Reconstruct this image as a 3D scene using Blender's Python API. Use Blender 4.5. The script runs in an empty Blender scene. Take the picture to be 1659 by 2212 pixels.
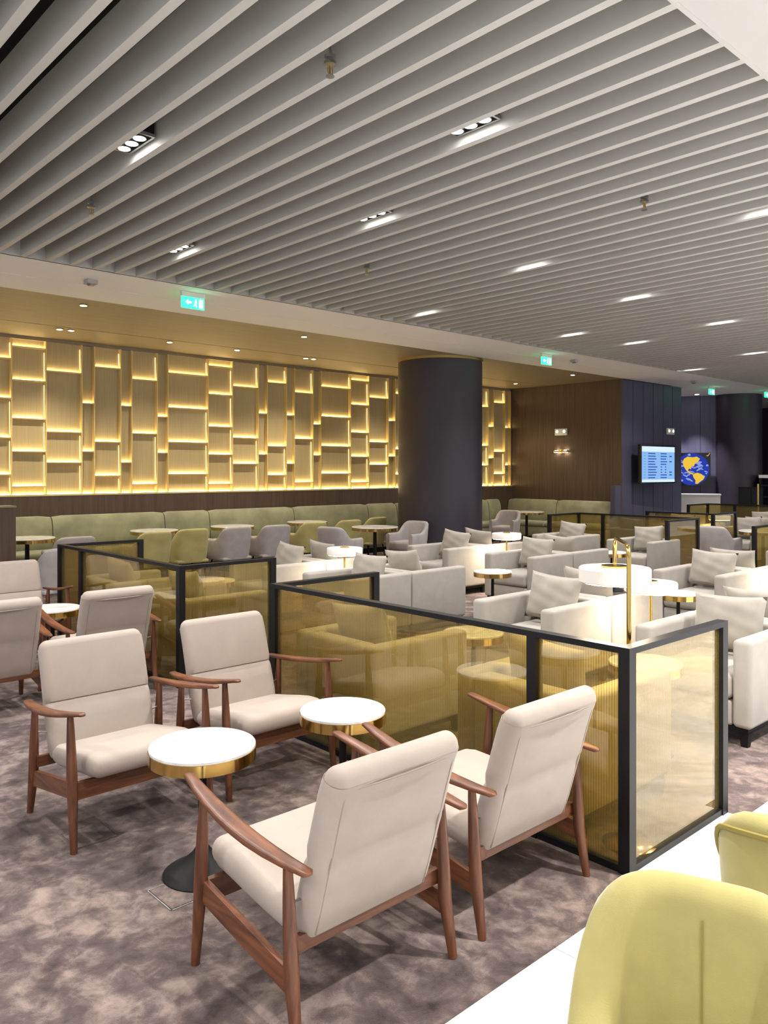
import bpy, math, random
from mathutils import Vector, Matrix
random.seed(7)
S = bpy.context.scene
PI = math.pi
# ---------------------------------------------------------------- camera
F_PX, TH, HZ, EYE = 1719.7, 0.74447, 1016.8, 1.65
cam_d = bpy.data.cameras.new('camera'); cam = bpy.data.objects.new('camera', cam_d)
S.collection.objects.link(cam); S.camera = cam
cam_d.sensor_fit = 'HORIZONTAL'; cam_d.sensor_width = 36.0
cam_d.lens = F_PX / 1659 * 36.0
cam_d.shift_y = -(1106 - HZ) / 1659
cam_d.clip_start = 0.05; cam_d.clip_end = 200
cam.location = (0, 0, EYE); cam.rotation_euler = (PI / 2, 0, -TH)
# ---------------------------------------------------------------- world and exposure
W = bpy.data.worlds.new('world'); S.world = W; W.use_nodes = True
W.node_tree.nodes['Background'].inputs[0].default_value = (0.93, 0.96, 1.0, 1)
W.node_tree.nodes['Background'].inputs[1].default_value = 0.70
S.view_settings.view_transform = 'Standard'; S.view_settings.look = 'None'
S.view_settings.gamma = 1; S.view_settings.use_curve_mapping = False
S.view_settings.exposure = 0.55
S.cycles.use_denoising = True
S.cycles.max_bounces = 8; S.cycles.diffuse_bounces = 4; S.cycles.glossy_bounces = 4
S.cycles.transparent_max_bounces = 16
S.cycles.sample_clamp_indirect = 6
SPOT_W, SPOT_COL = 140, (1.0, 0.955, 0.90)
WOODSPOT_W = 75
AISLE_W = 560
LED_STRENGTH = 26
CEIL = 3.70
# ---------------------------------------------------------------- materials
def lin(c):
    return tuple(((v / 255) / 12.92 if v / 255 <= 0.04045 else ((v / 255 + 0.055) / 1.055) ** 2.4) for v in c) + (1.0,)

class Nodes:
    def __init__(s, name):
        s.m = bpy.data.materials.new(name); s.m.use_nodes = True
        s.t = s.m.node_tree; s.b = s.t.nodes['Principled BSDF']; s.out = s.t.nodes['Material Output']
    def n(s, typ, **kw):
        nd = s.t.nodes.new(typ)
        for k, v in kw.items():
            if k.startswith('i_'):
                nd.inputs[k[2:].replace('_', ' ')].default_value = v
            else: setattr(nd, k, v)
        return nd
    def l(s, a, b): s.t.links.new(a, b)
    def coords(s, scale=(1, 1, 1), kind='Object'):
        tc = s.n('ShaderNodeTexCoord'); mp = s.n('ShaderNodeMapping'); mp.inputs['Scale'].default_value = scale
        s.l(tc.outputs[kind], mp.inputs['Vector']); return mp.outputs['Vector']
    def world(s, scale=(1, 1, 1)):
        g = s.n('ShaderNodeNewGeometry'); mp = s.n('ShaderNodeMapping'); mp.inputs['Scale'].default_value = scale
        s.l(g.outputs['Position'], mp.inputs['Vector']); return mp.outputs['Vector']
    def noise(s, vec, scale, detail=4, rough=0.55, dist=0):
        nd = s.n('ShaderNodeTexNoise'); s.l(vec, nd.inputs['Vector'])
        nd.inputs['Scale'].default_value = scale; nd.inputs['Detail'].default_value = detail
        nd.inputs['Roughness'].default_value = rough; nd.inputs['Distortion'].default_value = dist
        return nd.outputs['Fac']
    def ramp(s, fac, stops):
        r = s.n('ShaderNodeValToRGB'); e = r.color_ramp.elements
        while len(e) < len(stops): e.new(0.5)
        for k, (p, c) in enumerate(stops): e[k].position = p; e[k].color = c
        s.l(fac, r.inputs['Fac']); return r.outputs['Color']
    def bump(s, h, strength, dist=0.01):
        b = s.n('ShaderNodeBump'); b.inputs['Strength'].default_value = strength; b.inputs['Distance'].default_value = dist
        s.l(h, b.inputs['Height']); s.l(b.outputs['Normal'], s.b.inputs['Normal'])
    def set(s, **kw):
        for k, v in kw.items(): s.b.inputs[k.replace('_', ' ')].default_value = v
        return s

def plain(name, col, rough=0.6, metal=0.0, spec=0.5, sheen=0.0):
    k = Nodes(name); k.set(Base_Color=lin(col), Roughness=rough, Metallic=metal)
    k.b.inputs['Specular IOR Level'].default_value = spec
    k.b.inputs['Sheen Weight'].default_value = sheen
    return k.m

def cloth(name, col, var=0.08, fine=350, sheen=0.25, blotch=7):
    k = Nodes(name); v = k.coords()
    c0 = lin([x * (1 - var) for x in col]); c1 = lin([min(255, x * (1 + var)) for x in col])
    f = k.noise(v, blotch, 5); k.l(k.ramp(f, [(0.32, c0), (0.68, c1)]), k.b.inputs['Base Color'])
    k.set(Roughness=0.9); k.b.inputs['Specular IOR Level'].default_value = 0.2
    k.b.inputs['Sheen Weight'].default_value = sheen; k.b.inputs['Sheen Roughness'].default_value = 0.4
    k.bump(k.noise(v, fine, 2), 0.25, 0.002); return k.m

def wood(name, dark, light, scale=(14, 1.6, 14), rough=0.38, coord='obj', nscale=3.0, bump=0.05):
    k = Nodes(name); v = k.coords(scale) if coord == 'obj' else k.world(scale)
    f = k.noise(v, nscale, 6, 0.6, 0.6)
    k.l(k.ramp(f, [(0.3, lin(dark)), (0.7, lin(light))]), k.b.inputs['Base Color'])
    k.set(Roughness=rough); k.bump(f, bump, 0.003); return k.m

def emit(name, col, strength):
    k = Nodes(name); e = k.n('ShaderNodeEmission'); e.inputs[0].default_value = lin(col) if max(col) > 1 else tuple(col) + (1,)
    e.inputs[1].default_value = strength; k.l(e.outputs[0], k.out.inputs['Surface']); return k.m

def marble(name, base, vein, rough, scale):
    k = Nodes(name); v = k.world()
    f = k.noise(v, scale, 8, 0.6, 1.6)
    k.l(k.ramp(f, [(0.40, lin(base)), (0.485, lin(vein)), (0.50, lin(vein)), (0.58, lin(base))]), k.b.inputs['Base Color'])
    k.set(Roughness=rough); return k.m

def carpet_mat():
    k = Nodes('carpet_pile'); v = k.world()
    a = k.noise(v, 2.6, 6, 0.62, 0.9); b = k.noise(v, 11, 5, 0.65, 0.4); c = k.noise(v, 240, 2, 0.5)
    m1 = k.n('ShaderNodeMath', operation='MULTIPLY_ADD'); k.l(b, m1.inputs[0]); m1.inputs[1].default_value = 0.85; k.l(a, m1.inputs[2])
    m2 = k.n('ShaderNodeMath', operation='MULTIPLY_ADD'); k.l(c, m2.inputs[0]); m2.inputs[1].default_value = 0.16; k.l(m1.outputs[0], m2.inputs[2])
    m3 = k.n('ShaderNodeMath', operation='MULTIPLY'); k.l(m2.outputs[0], m3.inputs[0]); m3.inputs[1].default_value = 0.5
    k.l(k.ramp(m3.outputs[0], [(0.37, lin((54, 45, 47))), (0.49, lin((92, 79, 78))), (0.62, lin((146, 130, 122)))]), k.b.inputs['Base Color'])
    k.set(Roughness=0.95); k.b.inputs['Specular IOR Level'].default_value = 0.1; k.b.inputs['Sheen Weight'].default_value = 0.15
    k.bump(c, 0.5, 0.004); return k.m

def amber_glass():
    k = Nodes('amber_reeded_glass'); t = k.t
    g = k.n('ShaderNodeNewGeometry'); sx = k.n('ShaderNodeSeparateXYZ'); k.l(g.outputs['Position'], sx.inputs[0])
    ad = k.n('ShaderNodeMath', operation='ADD'); k.l(sx.outputs[0], ad.inputs[0]); k.l(sx.outputs[1], ad.inputs[1])
    mu = k.n('ShaderNodeMath', operation='MULTIPLY'); k.l(ad.outputs[0], mu.inputs[0]); mu.inputs[1].default_value = 2 * PI / 0.0125
    si = k.n('ShaderNodeMath', operation='SINE'); k.l(mu.outputs[0], si.inputs[0])
    hf = k.n('ShaderNodeMath', operation='MULTIPLY_ADD'); k.l(si.outputs[0], hf.inputs[0]); hf.inputs[1].default_value = 0.5; hf.inputs[2].default_value = 0.5
    col = k.ramp(hf.outputs[0], [(0.0, lin((184, 172, 130))), (0.30, lin((226, 216, 174))), (0.9, lin((232, 222, 182)))])
    tr = k.n('ShaderNodeBsdfTransparent'); k.l(col, tr.inputs[0])
    df = k.n('ShaderNodeBsdfDiffuse'); df.inputs[0].default_value = lin((240, 218, 150))
    tl = k.n('ShaderNodeBsdfTranslucent'); tl.inputs[0].default_value = lin((240, 218, 150))
    m0 = k.n('ShaderNodeMixShader'); m0.inputs[0].default_value = 0.5; k.l(df.outputs[0], m0.inputs[1]); k.l(tl.outputs[0], m0.inputs[2])
    m1 = k.n('ShaderNodeMixShader'); m1.inputs[0].default_value = 0.10; k.l(tr.outputs[0], m1.inputs[1]); k.l(m0.outputs[0], m1.inputs[2])
    gl = k.n('ShaderNodeBsdfGlossy'); gl.inputs['Roughness'].default_value = 0.0; gl.inputs[0].default_value = (1, .95, .86, 1)
    lw = k.n('ShaderNodeLayerWeight'); lw.inputs['Blend'].default_value = 0.5
    pw = k.n('ShaderNodeMath', operation='POWER'); k.l(lw.outputs['Facing'], pw.inputs[0]); pw.inputs[1].default_value = 4
    ma = k.n('ShaderNodeMath', operation='MULTIPLY_ADD'); k.l(pw.outputs[0], ma.inputs[0]); ma.inputs[1].default_value = 0.8; ma.inputs[2].default_value = 0.10
    fb = k.n('ShaderNodeMath', operation='SUBTRACT'); fb.inputs[0].default_value = 1.0; k.l(g.outputs['Backfacing'], fb.inputs[1])
    mr = k.n('ShaderNodeMath', operation='MULTIPLY'); k.l(ma.outputs[0], mr.inputs[0]); k.l(fb.outputs[0], mr.inputs[1])
    m2 = k.n('ShaderNodeMixShader'); k.l(mr.outputs[0], m2.inputs[0]); k.l(m1.outputs[0], m2.inputs[1]); k.l(gl.outputs[0], m2.inputs[2])
    k.l(m2.outputs[0], k.out.inputs['Surface']); return k.m

M = dict(
    lounge=cloth('beige_wool', (172, 160, 151), 0.02, 500, 0.12),
    piping=plain('beige_piping', (150, 138, 128), 0.8),
    walnut=wood('walnut', (74, 42, 27), (130, 80, 52), (16, 1.3, 16)),
    walnut_v=wood('walnut_upright', (70, 40, 26), (124, 76, 50), (16, 16, 1.3)),
    walnut_x=wood('walnut_cross', (70, 40, 26), (120, 74, 48), (1.3, 16, 16)),
    marble_top=marble('table_marble', (246, 246, 246), (222, 222, 224), 0.12, 2.2),
    brass=plain('polished_brass', (212, 180, 108), 0.14, 1.0),
    brass2=plain('satin_brass', (196, 168, 104), 0.3, 1.0),
    black=plain('black_powder_coat', (13, 14, 16), 0.55, 0, 0.3),
    charcoal=plain('charcoal_frame', (12, 13, 17), 0.45, 0, 0.35),
    glass=amber_glass(),
    slat=plain('slat_paint', (190, 189, 184), 0.65),
    plenum=plain('plenum_black', (8, 8, 9), 0.95),
    plaster=plain('white_plaster', (196, 194, 191), 0.8),
    band=plain('light_lifted_white', (244, 242, 239), 0.75),  # ceiling white painted paler to make up for weak light towards the back
    ceilwood=wood('ceiling_veneer', (130, 118, 95), (146, 132, 108), (0.5, 10, 10), 0.55, 'world', 2.0, 0.0),
    darkwood=wood('dark_veneer', (72, 58, 50), (98, 80, 67), (10, 10, 0.35), 0.45, 'world', 3.0, 0.03),
    bluewood=wood('blue_grey_veneer', (74, 74, 94), (88, 87, 108), (10, 10, 0.35), 0.5, 'world', 3.0, 0.02),
    nichepanel=wood('ribbed_gold_paper', (172, 156, 118), (194, 178, 136), (36, 1, 0.4), 0.6, 'world', 3.0, 0.05),
    gold=plain('gold_lacquer', (228, 203, 138), 0.45, 0.1),
    led=emit('led_strip_light', (1.0, 0.78, 0.38), LED_STRENGTH),
    led_soft=emit('led_strip_soft', (1.0, 0.76, 0.36), 1.8),
    column=plain('column_cladding', (56, 51, 60), 0.42),
    sage=cloth('sage_velvet', (146, 148, 122), 0.10, 300, 0.5, 3.0),
    olive=cloth('olive_velvet', (174, 165, 112), 0.06, 300, 0.4, 4.0),
    yellow=cloth('yellow_green_velvet', (168, 158, 102), 0.07, 300, 0.4, 3.5),
    yellowpipe=plain('olive_piping', (140, 126, 56), 0.7),
    grey=cloth('cool_grey_wool', (170, 165, 166), 0.04, 300, 0.15),
    club=cloth('oatmeal_weave', (160, 155, 148), 0.03, 260, 0.15),
    pillow=cloth('pillow_weave', (158, 152, 143), 0.03, 260, 0.2, 9),
    carpet=carpet_mat(),
    floor_marble=marble('aisle_marble', (244, 244, 245), (214, 215, 218), 0.12, 0.9),
    steel=plain('brushed_steel', (170, 172, 172), 0.35, 1.0),
    white_plastic=plain('white_plastic', (226, 224, 218), 0.4),
    grey_plastic=plain('grey_plastic', (170, 168, 164), 0.5),
    drum=plain('white_acrylic', (242, 240, 236), 0.3),
    lampglow=emit('warm_lamp_diffuser', (1.0, 0.84, 0.62), 38),
    lens=emit('downlight_lens', (1.0, 0.97, 0.92), 30),
    lens_warm=emit('warm_downlight_lens', (1.0, 0.88, 0.66), 25),
    exit_green=emit('exit_sign_green', (0.03, 0.90, 0.24), 2.6),
    exit_white=emit('exit_pictogram', (0.75, 1.0, 0.92), 2.5),
    screen_blue=emit('screen_pale_blue', (0.30, 0.56, 1.0), 0.62),
    screen_white=emit('screen_white', (0.75, 0.93, 1.0), 0.66),
    screen_ink=emit('screen_ink', (0.05, 0.13, 0.50), 0.6),
    screen_black=plain('screen_black', (8, 9, 14), 0.2),
    ocean=emit('globe_ocean', (0.03, 0.06, 0.50), 0.55),
    cloud=emit('globe_cloud', (0.35, 0.44, 0.90), 0.55),
    land=emit('globe_land', (0.95, 0.62, 0.06), 0.62),
    joint=plain('joint_dark', (24, 22, 20), 0.9),  # dark tone of joints, gaps and the slab under them
    emerg=emit('emergency_lens', (1, .97, .9), 1.5),
)
# ---------------------------------------------------------------- mesh helpers
class MB:
    def __init__(s): s.v = []; s.f = []; s.sharp = 35
    def add(s, vs, fs):
        o = len(s.v); s.v += [tuple(v) for v in vs]; s.f += [tuple(i + o for i in f) for f in fs]
    def box(s, x0, x1, y0, y1, z0, z1):
        s.add([(x0, y0, z0), (x1, y0, z0), (x1, y1, z0), (x0, y1, z0), (x0, y0, z1), (x1, y0, z1), (x1, y1, z1), (x0, y1, z1)],
              [(3, 2, 1, 0), (4, 5, 6, 7), (0, 1, 5, 4), (1, 2, 6, 5), (2, 3, 7, 6), (3, 0, 4, 7)])
        return s
    def loft(s, loops, cap=True, closed=False):
        n = len(loops[0]); o = len(s.v)
        for L in loops: s.v += [tuple(p) for p in L]
        m = len(loops)
        for i in range(m if closed else m - 1):
            a = o + i * n; b = o + ((i + 1) % m) * n
            for j in range(n):
                k = (j + 1) % n; s.f.append((a + j, a + k, b + k, b + j))
        if cap and not closed:
            s.f.append(tuple(o + j for j in reversed(range(n)))); s.f.append(tuple(o + (m - 1) * n + j for j in range(n)))
        return s
    def lathe(s, prof, seg=32, c=(0, 0)):
        return s.loft([[(c[0] + r * math.cos(2 * PI * j / seg), c[1] + r * math.sin(2 * PI * j / seg), z) for j in range(seg)] for r, z in prof])
    def tube(s, pts, r, seg=10, closed=False):
        pts = [Vector(p) for p in pts]; loops = []; n = len(pts); prev = None
        rr = r if isinstance(r, (list, tuple)) else [r] * n
        for i, p in enumerate(pts):
            a = pts[i - 1] if (i > 0 or closed) else p; b = pts[(i + 1) % n] if (i < n - 1 or closed) else p
            t = (b - a).normalized()
            if prev is None:
                u = t.orthogonal().normalized()
            else:
                u = (prev - t * prev.dot(t)).normalized()
            prev = u; w = t.cross(u)
            loops.append([p + (u * math.cos(2 * PI * j / seg) + w * math.sin(2 * PI * j / seg)) * rr[i] for j in range(seg)])
        return s.loft(loops, cap=not closed, closed=closed)
    def disc(s, c, nrm, r, seg=20):
        n = Vector(nrm).normalized(); u = n.orthogonal().normalized(); w = n.cross(u); c = Vector(c)
        s.add([c + (u * math.cos(2 * PI * j / seg) + w * math.sin(2 * PI * j / seg)) * r for j in range(seg)], [tuple(range(seg))]); return s
    def rbox(s, x0, x1, y0, y1, z0, z1, r=0.02, k=3):
        r = min(r, (x1 - x0) / 2.01, (y1 - y0) / 2.01, (z1 - z0) / 2.01)
        def ring(z, off):
            rr = max(r - off, 1e-4); pts = []
            for cx, cy, a0 in ((x1 - r, y1 - r, 0), (x0 + r, y1 - r, PI / 2), (x0 + r, y0 + r, PI), (x1 - r, y0 + r, 1.5 * PI)):
                for q in range(k + 1):
                    a = a0 + PI / 2 * q / k; pts.append((cx + rr * math.cos(a), cy + rr * math.sin(a), z))
            return pts
        loops = []
        for q in range(k + 1):
            a = PI / 2 * q / k; loops.append(ring(z0 + r - r * math.sin(PI / 2 - a) if q else z0, r * (1 - math.sin(a)) if q else r))
        loops[0] = ring(z0, r * 0.98)
        for q in range(k + 1):
            a = PI / 2 * q / k; loops.append(ring(z1 - r + r * math.sin(a), r * (1 - math.cos(a)) * 0.98))
        return s.loft(loops)
    def slab(s, pts, ws, ts, r=0.03, k=4, endr=None):
        """rounded-rectangle section (width along X) swept along points (y,z)"""
        P = [Vector((0, y, z)) for y, z in pts]; n = len(P); fr = []
        for i in range(n):
            t = (P[min(i + 1, n - 1)] - P[max(i - 1, 0)]).normalized()
            fr.append((P[i], t, Vector((1, 0, 0)).cross(t)))
        ws = ws if isinstance(ws, (list, tuple)) else [ws] * n
        ts = ts if isinstance(ts, (list, tuple)) else [ts] * n
        def ring(p, nn, w, t, off):
            rr = min(r, t / 2.02); w2 = w / 2 - off; t2 = t / 2 - off; rr = max(rr - off, 1e-4); pts = []
            for sx, sy, a0 in ((1, 1, 0), (-1, 1, PI / 2), (-1, -1, PI), (1, -1, 1.5 * PI)):
                for q in range(k + 1):
                    a = a0 + PI / 2 * q / k
                    pts.append(p + Vector((1, 0, 0)) * (sx * (w2 - rr) + rr * math.cos(a)) + nn * (sy * (t2 - rr) + rr * math.sin(a)))
            return pts
        loops = []; e = endr if endr is not None else min(r, ts[0] / 2.05)
        for q in range(k):
            a = PI / 2 * (1 - q / k); p, t, nn = fr[0]
            loops.append(ring(p + t * (e * (1 - math.sin(a))), nn, ws[0], ts[0], e * (1 - math.cos(a)) * 0.95))
        p, t, nn = fr[0]; loops.append(ring(p + t * e, nn, ws[0], ts[0], 0))
        for i in range(1, n - 1): p, t, nn = fr[i]; loops.append(ring(p, nn, ws[i], ts[i], 0))
        p, t, nn = fr[-1]; e = min(e, ts[-1] / 2.05); loops.append(ring(p - t * e, nn, ws[-1], ts[-1], 0))
        for q in range(1, k + 1):
            a = PI / 2 * q / k
            loops.append(ring(p - t * (e * (1 - math.sin(a))), nn, ws[-1], ts[-1], e * (1 - math.cos(a)) * 0.95))
        return s.loft(loops)
    def make(s, name, mat, parent=None, loc=None, smooth=True):
        me = bpy.data.meshes.new(name); me.from_pydata(s.v, [], s.f); me.validate(); me.update()
        if smooth:
            me.polygons.foreach_set('use_smooth', [True] * len(me.polygons))
            me.set_sharp_from_angle(angle=math.radians(s.sharp))
        me.materials.append(M[mat] if isinstance(mat, str) else mat)
        o = bpy.data.objects.new(name, me); S.collection.objects.link(o)
        if parent: o.parent = parent
        if loc: o.location = loc
        return o

def thing(name, label, cat, loc=(0, 0, 0), rz=0, group=None):
    o = bpy.data.objects.new(name, None); o.empty_display_size = 0.1; S.collection.objects.link(o)
    o.location = loc; o.rotation_euler = (0, 0, rz); tag(o, label, cat, group); return o
def tag(o, label, cat, group=None):
    o['label'] = label; o['category'] = cat
    if group: o['group'] = group
    return o
def struct(o): o['kind'] = 'structure'; return o
def dup(root, loc, rz, label, group=None):
    def rec(o, par):
        c = o.copy(); S.collection.objects.link(c); c.parent = par
        for ch in o.children: rec(ch, c)
        return c
    r = rec(root, None); r.location = loc; r.rotation_euler = (0, 0, rz); r['label'] = label
    if group: r['group'] = group
    return r
class Proto:
    """first placement moves the prototype itself, later ones copy it"""
    def __init__(s, build): s.build = build; s.o = None
    def put(s, loc, rz, label, group=None):
        if s.o is None:
            s.o = s.build(); s.o.location = loc; s.o.rotation_euler = (0, 0, rz); s.o['label'] = label
            if group: s.o['group'] = group
            return s.o
        return dup(s.o, loc, rz, label, group)
# ================================================================ THE SETTING
floor = struct(MB().box(-5, 27, -7, 13, -0.2, -0.02).make('floor', 'joint'))
cp = MB().box(-5, 27, 1.625, 12.9, -0.02, 0).make('carpet', 'carpet', floor); cp['kind'] = 'structure'
x = -4.9
while x < 14:
    for j in range(5):
        y1 = 1.625 - j * 1.2
        MB().box(x + .0015, x + 1.1985, y1 - 1.1985, y1 - .0015, -0.02, 0.0).make('marble_tile', 'floor_marble', floor, smooth=False)
    x += 1.2
MB().box(x, 27, -7, 1.625, -0.02, 0).make('marble_strip', 'floor_marble', floor)
MB().box(2.93, 3.82, 1.612, 1.72, -0.02, 0.002).make('marble_strip', 'floor_marble', floor)

ceiling = struct(MB().box(-5, 27, -7, 13, 4.2, 4.3).make('ceiling', 'plenum'))
SLAT_Y0, SLAT_Y1 = 1.70, 7.95
base_slat = None; kk = -36
while 3.348 + kk * 0.2333 < 22.5:
    xr = 3.348 + kk * 0.2333
    if base_slat is None:
        base_slat = MB().box(-0.05, 0, SLAT_Y0, SLAT_Y1, CEIL, CEIL + 0.215).make('ceiling_slat', 'slat', ceiling, (xr, 0, 0), smooth=False)
    else:
        c = base_slat.copy(); S.collection.objects.link(c); c.parent = ceiling; c.location = (xr, 0, 0)
    kk += 1
MB().box(-5, 27, SLAT_Y1, SLAT_Y1 + 0.03, CEIL, 4.2).make('slat_end_board', 'slat', ceiling)
MB().box(-5, 27, -7, SLAT_Y0, CEIL, CEIL + 0.12).make('plaster_field', 'plaster', ceiling)
MB().box(-5, 22.6, SLAT_Y0 - 0.012, SLAT_Y0 + 0.012, CEIL - 0.004, CEIL + 0.3).make('edge_trim', 'plaster', ceiling)
MB().box(22.5, 27, SLAT_Y0, 13, CEIL, CEIL + 0.1).make('plaster_field', 'band', ceiling)
MB().box(-5, 22.5, SLAT_Y1 + 0.01, 8.725, CEIL, CEIL + 0.08).make('plaster_band', 'band', ceiling)
MB().box(-5, 18.9, 8.74, 9.42, CEIL, CEIL + 0.08).make('plaster_band', 'band', ceiling)
MB().box(18.9, 22.5, 8.74, 13, CEIL, CEIL + 0.08).make('plaster_field', 'band', ceiling)
MB().box(-5, 22.5, 8.72, 8.745, CEIL + 0.02, CEIL + 0.09).make('shadow_gap', 'joint', ceiling)
MB().box(-5, 16, 9.42, 11.45, CEIL + 0.002, CEIL + 0.08).make('veneer_board', 'ceilwood', ceiling)
MB().box(-5, 16, 11.48, 12.75, CEIL + 0.002, CEIL + 0.08).make('veneer_board', 'ceilwood', ceiling)
MB().box(-5, 16, 11.44, 11.49, CEIL + 0.03, CEIL + 0.1).make('shadow_gap', 'joint', ceiling)

# back wall: glowing lattice above a veneer wainscot
wall_b = struct(MB().box(-1, 16.2, 12.70, 12.95, 0, CEIL + 0.2).make('wall_back', 'darkwood'))
MB().box(-1, 15.95, 12.55, 12.70, 0, 1.26).make('wainscot', 'darkwood', wall_b)
MB().box(-1, 15.95, 12.66, 12.70, 1.26, CEIL).make('lattice_backing', 'nichepanel', wall_b)
MB().box(-1, 15.95, 12.545, 12.70, 1.26, 1.285).make('lattice_ledge', 'gold', wall_b)
MB().box(-1, 15.95, 12.60, 12.70, CEIL - 0.05, CEIL).make('lattice_header', 'ceilwood', wall_b)
ZS = dict(A=[3.536, 3.032, 2.454, 1.952, 1.418], B=[3.206, 2.267, 1.788], n1=[2.736, 1.967], m1=[3.334, 2.128, 1.576],
          n2=[2.731, 1.796], m2=[3.185, 2.284, 1.432], n3=[2.581, 1.966], W=[3.344, 2.75, 2.156, 1.60])
period = [('A', .506), ('B', .558), ('n1', .203), ('m1', .442), ('n2', .192), ('m2', .456), ('n3', .197), ('W', .782)]
fx = 3.99 - 3.336; NF, NBK = 12.580, 12.66
led_mesh = {}
def fin(xc): MB().box(xc - .009, xc + .009, NF, NBK, 1.285, CEIL - .05).make('lattice_fin', 'gold', wall_b, smooth=False)
cell_i = 0
while fx < 15.8:
    typ, w = period[cell_i % 8]; cell_i += 1
    x0, x1 = fx, min(fx + w, 15.94)
    if x1 - x0 > 0.05:
        fin(x0)
        for z in ZS[typ] + [1.285]:
            if z > 1.3: MB().box(x0 + .009, x1 - .009, NF, NBK, z - .018, z).make('lattice_shelf', 'gold', wall_b, smooth=False)
            MB().box(x0 + .02, x1 - .02, NBK - .022, NBK - .012, z + .001, z + .007).make('led_strip', 'led', wall_b, smooth=False)
        if w > .4:
            zs = [CEIL - .06] + ZS[typ] + [1.3]
            for a, b in zip(zs[:-1], zs[1:]):
                if typ == 'A' or zs.index(a) != 1:
                    MB().box(x1 - .016, x1 - .010, NBK - .022, NBK - .014, b + .05, a - .06).make('led_strip', 'led_soft', wall_b, smooth=False)
    fx += w
fin(15.93)

wall_r = struct(MB().box(16.0, 18.75, 9.5, 13, 0, CEIL).make('wall_right', 'bluewood'))
MB().box(15.95, 16.0, 9.5, 12.7, 0, CEIL).make('veneer_panel', 'darkwood', wall_r)
for k in range(1, 6): MB().box(16 + k * .46, 16.004 + k * .46, 9.496, 9.5, 0, CEIL).make('panel_joint', 'joint', wall_r)
MB().box(15.72, 15.95, 9.5, 9.62, 0, 1.32).make('bench_end_panel', 'bluewood', wall_r)
wall_f = struct(MB().box(18.75, 27, 12.8, 13, 0, CEIL).make('wall_far', 'bluewood'))
wall_e = struct(MB().box(26.8, 27, 1, 13, 0, CEIL).make('wall_end', 'column'))
wall_d = struct(MB().box(-1.2, 1.0, 0, .3, 0, CEIL).make('wall_display', 'bluewood')); wall_d.location = (21.02, 10.42, 0); wall_d.rotation_euler = (0, 0, math.radians(-64))
MB().box(.28, .29, -.004, 0, 0, CEIL).make('panel_joint', 'joint', wall_d)
wall_l = struct(MB().box(1.6, 3.17, 9.85, 10.1, 0, 1.215).make('wall_partition', 'darkwood'))
MB().box(1.6, 3.175, 9.84, 10.11, 1.215, 1.235).make('cap_strip', 'ceilwood', wall_l)

def column(cx, cy, r, cap):
    o = struct(MB().lathe([(r, 0), (r, CEIL - (0.04 if cap else 0))], 64, (cx, cy)).make('column', 'column'))
    if cap: MB().lathe([(r + .015, CEIL - .04), (r + .015, CEIL + .002)], 64, (cx, cy)).make('top_ring', 'brass2', o)  # gold-toned ring around the column top
    return o
column(10.87, 10.25, 0.785, True)
column(21.75, 9.4, 0.60, False)
# ================================================================ CEILING FITTINGS
def build_downlight():
    t = thing('downlight', '', 'light')
    MB().box(-.07, .07, -.17, .17, .05, .17).make('housing', 'black', t)
    MB().box(-.075, -.06, -.18, .18, .035, .055).box(.06, .075, -.18, .18, .035, .055).box(-.06, .06, -.18, -.165, .035, .055).box(-.06, .06, .165, .18, .035, .055).make('bezel', 'steel', t)
    for y in (-.11, 0, .11):
        MB().lathe([(.045, .03), (.045, .05)], 20, (0, y)).make('lamp_ring', 'steel', t)
        MB().disc((0, y, .029), (0, 0, -1), .038).make('lens', 'lens', t)
    sd = bpy.data.lights.new('spot_lamp', 'SPOT'); sd.energy = SPOT_W; sd.color = SPOT_COL
    sd.spot_size = math.radians(140); sd.spot_blend = 0.75; sd.shadow_soft_size = 0.018
    so = bpy.data.objects.new('spot_lamp', sd); S.collection.objects.link(so); so.parent = t; so.location = (0, 0, .02)
    return t
DL = Proto(build_downlight)
def gapx(xv): k = round((xv - 3.348 - .0917) / .2333); return 3.348 + k * .2333 + .0917
dls = [(2.26, 4.86, 'dazzling triple downlight between slats at the left of the ceiling'),
       (3.66, 3.21, 'triple downlight nearest the white plaster ceiling, between the slats'),
       (4.40, 4.90, 'slat ceiling downlight at the middle of the ceiling, third across'),
       (3.62, 6.86, 'slat ceiling downlight nearest the first green exit sign'),
       (6.48, 4.93, 'slat ceiling downlight right of the middle, above the brass gooseneck lamp'),
       (8.58, 4.96, 'slat ceiling downlight next after the middle one towards the right'),
       (7.42, 7.33, 'slat ceiling downlight in front of the big dark column'),
       (10.18, 6.96, 'slat ceiling downlight above the second green exit sign'),
       (11.64, 6.70, 'small slat ceiling downlight right of the one above the second exit sign'),
       (10.9, 4.99, 'far slat ceiling downlight near the right edge'),
       (14.15, 5.88, 'faint far slat ceiling downlight at the right edge'),
       (15.68, 7.68, 'farthest slat ceiling downlight, beside the white band')]
for X, Y, lb in dls: DL.put((gapx(X), Y, CEIL + .02), 0, lb, 'downlights between the ceiling slats')
for X, Y in ((0.3, 4.86), (1.5, 2.6), (-1.2, 3.1), (0.3, 6.9), (6.4, 2.6), (8.6, 2.4), (17.5, 5.0), (20, 6.3), (13.5, 3.0)):  # out-of-frame lamps carry on the rows; far-right ones added to brighten that end
    DL.put((gapx(X), Y, CEIL + .02), 0, 'unseen triple downlight between slats above the frame', 'unseen downlights above the frame')
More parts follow.
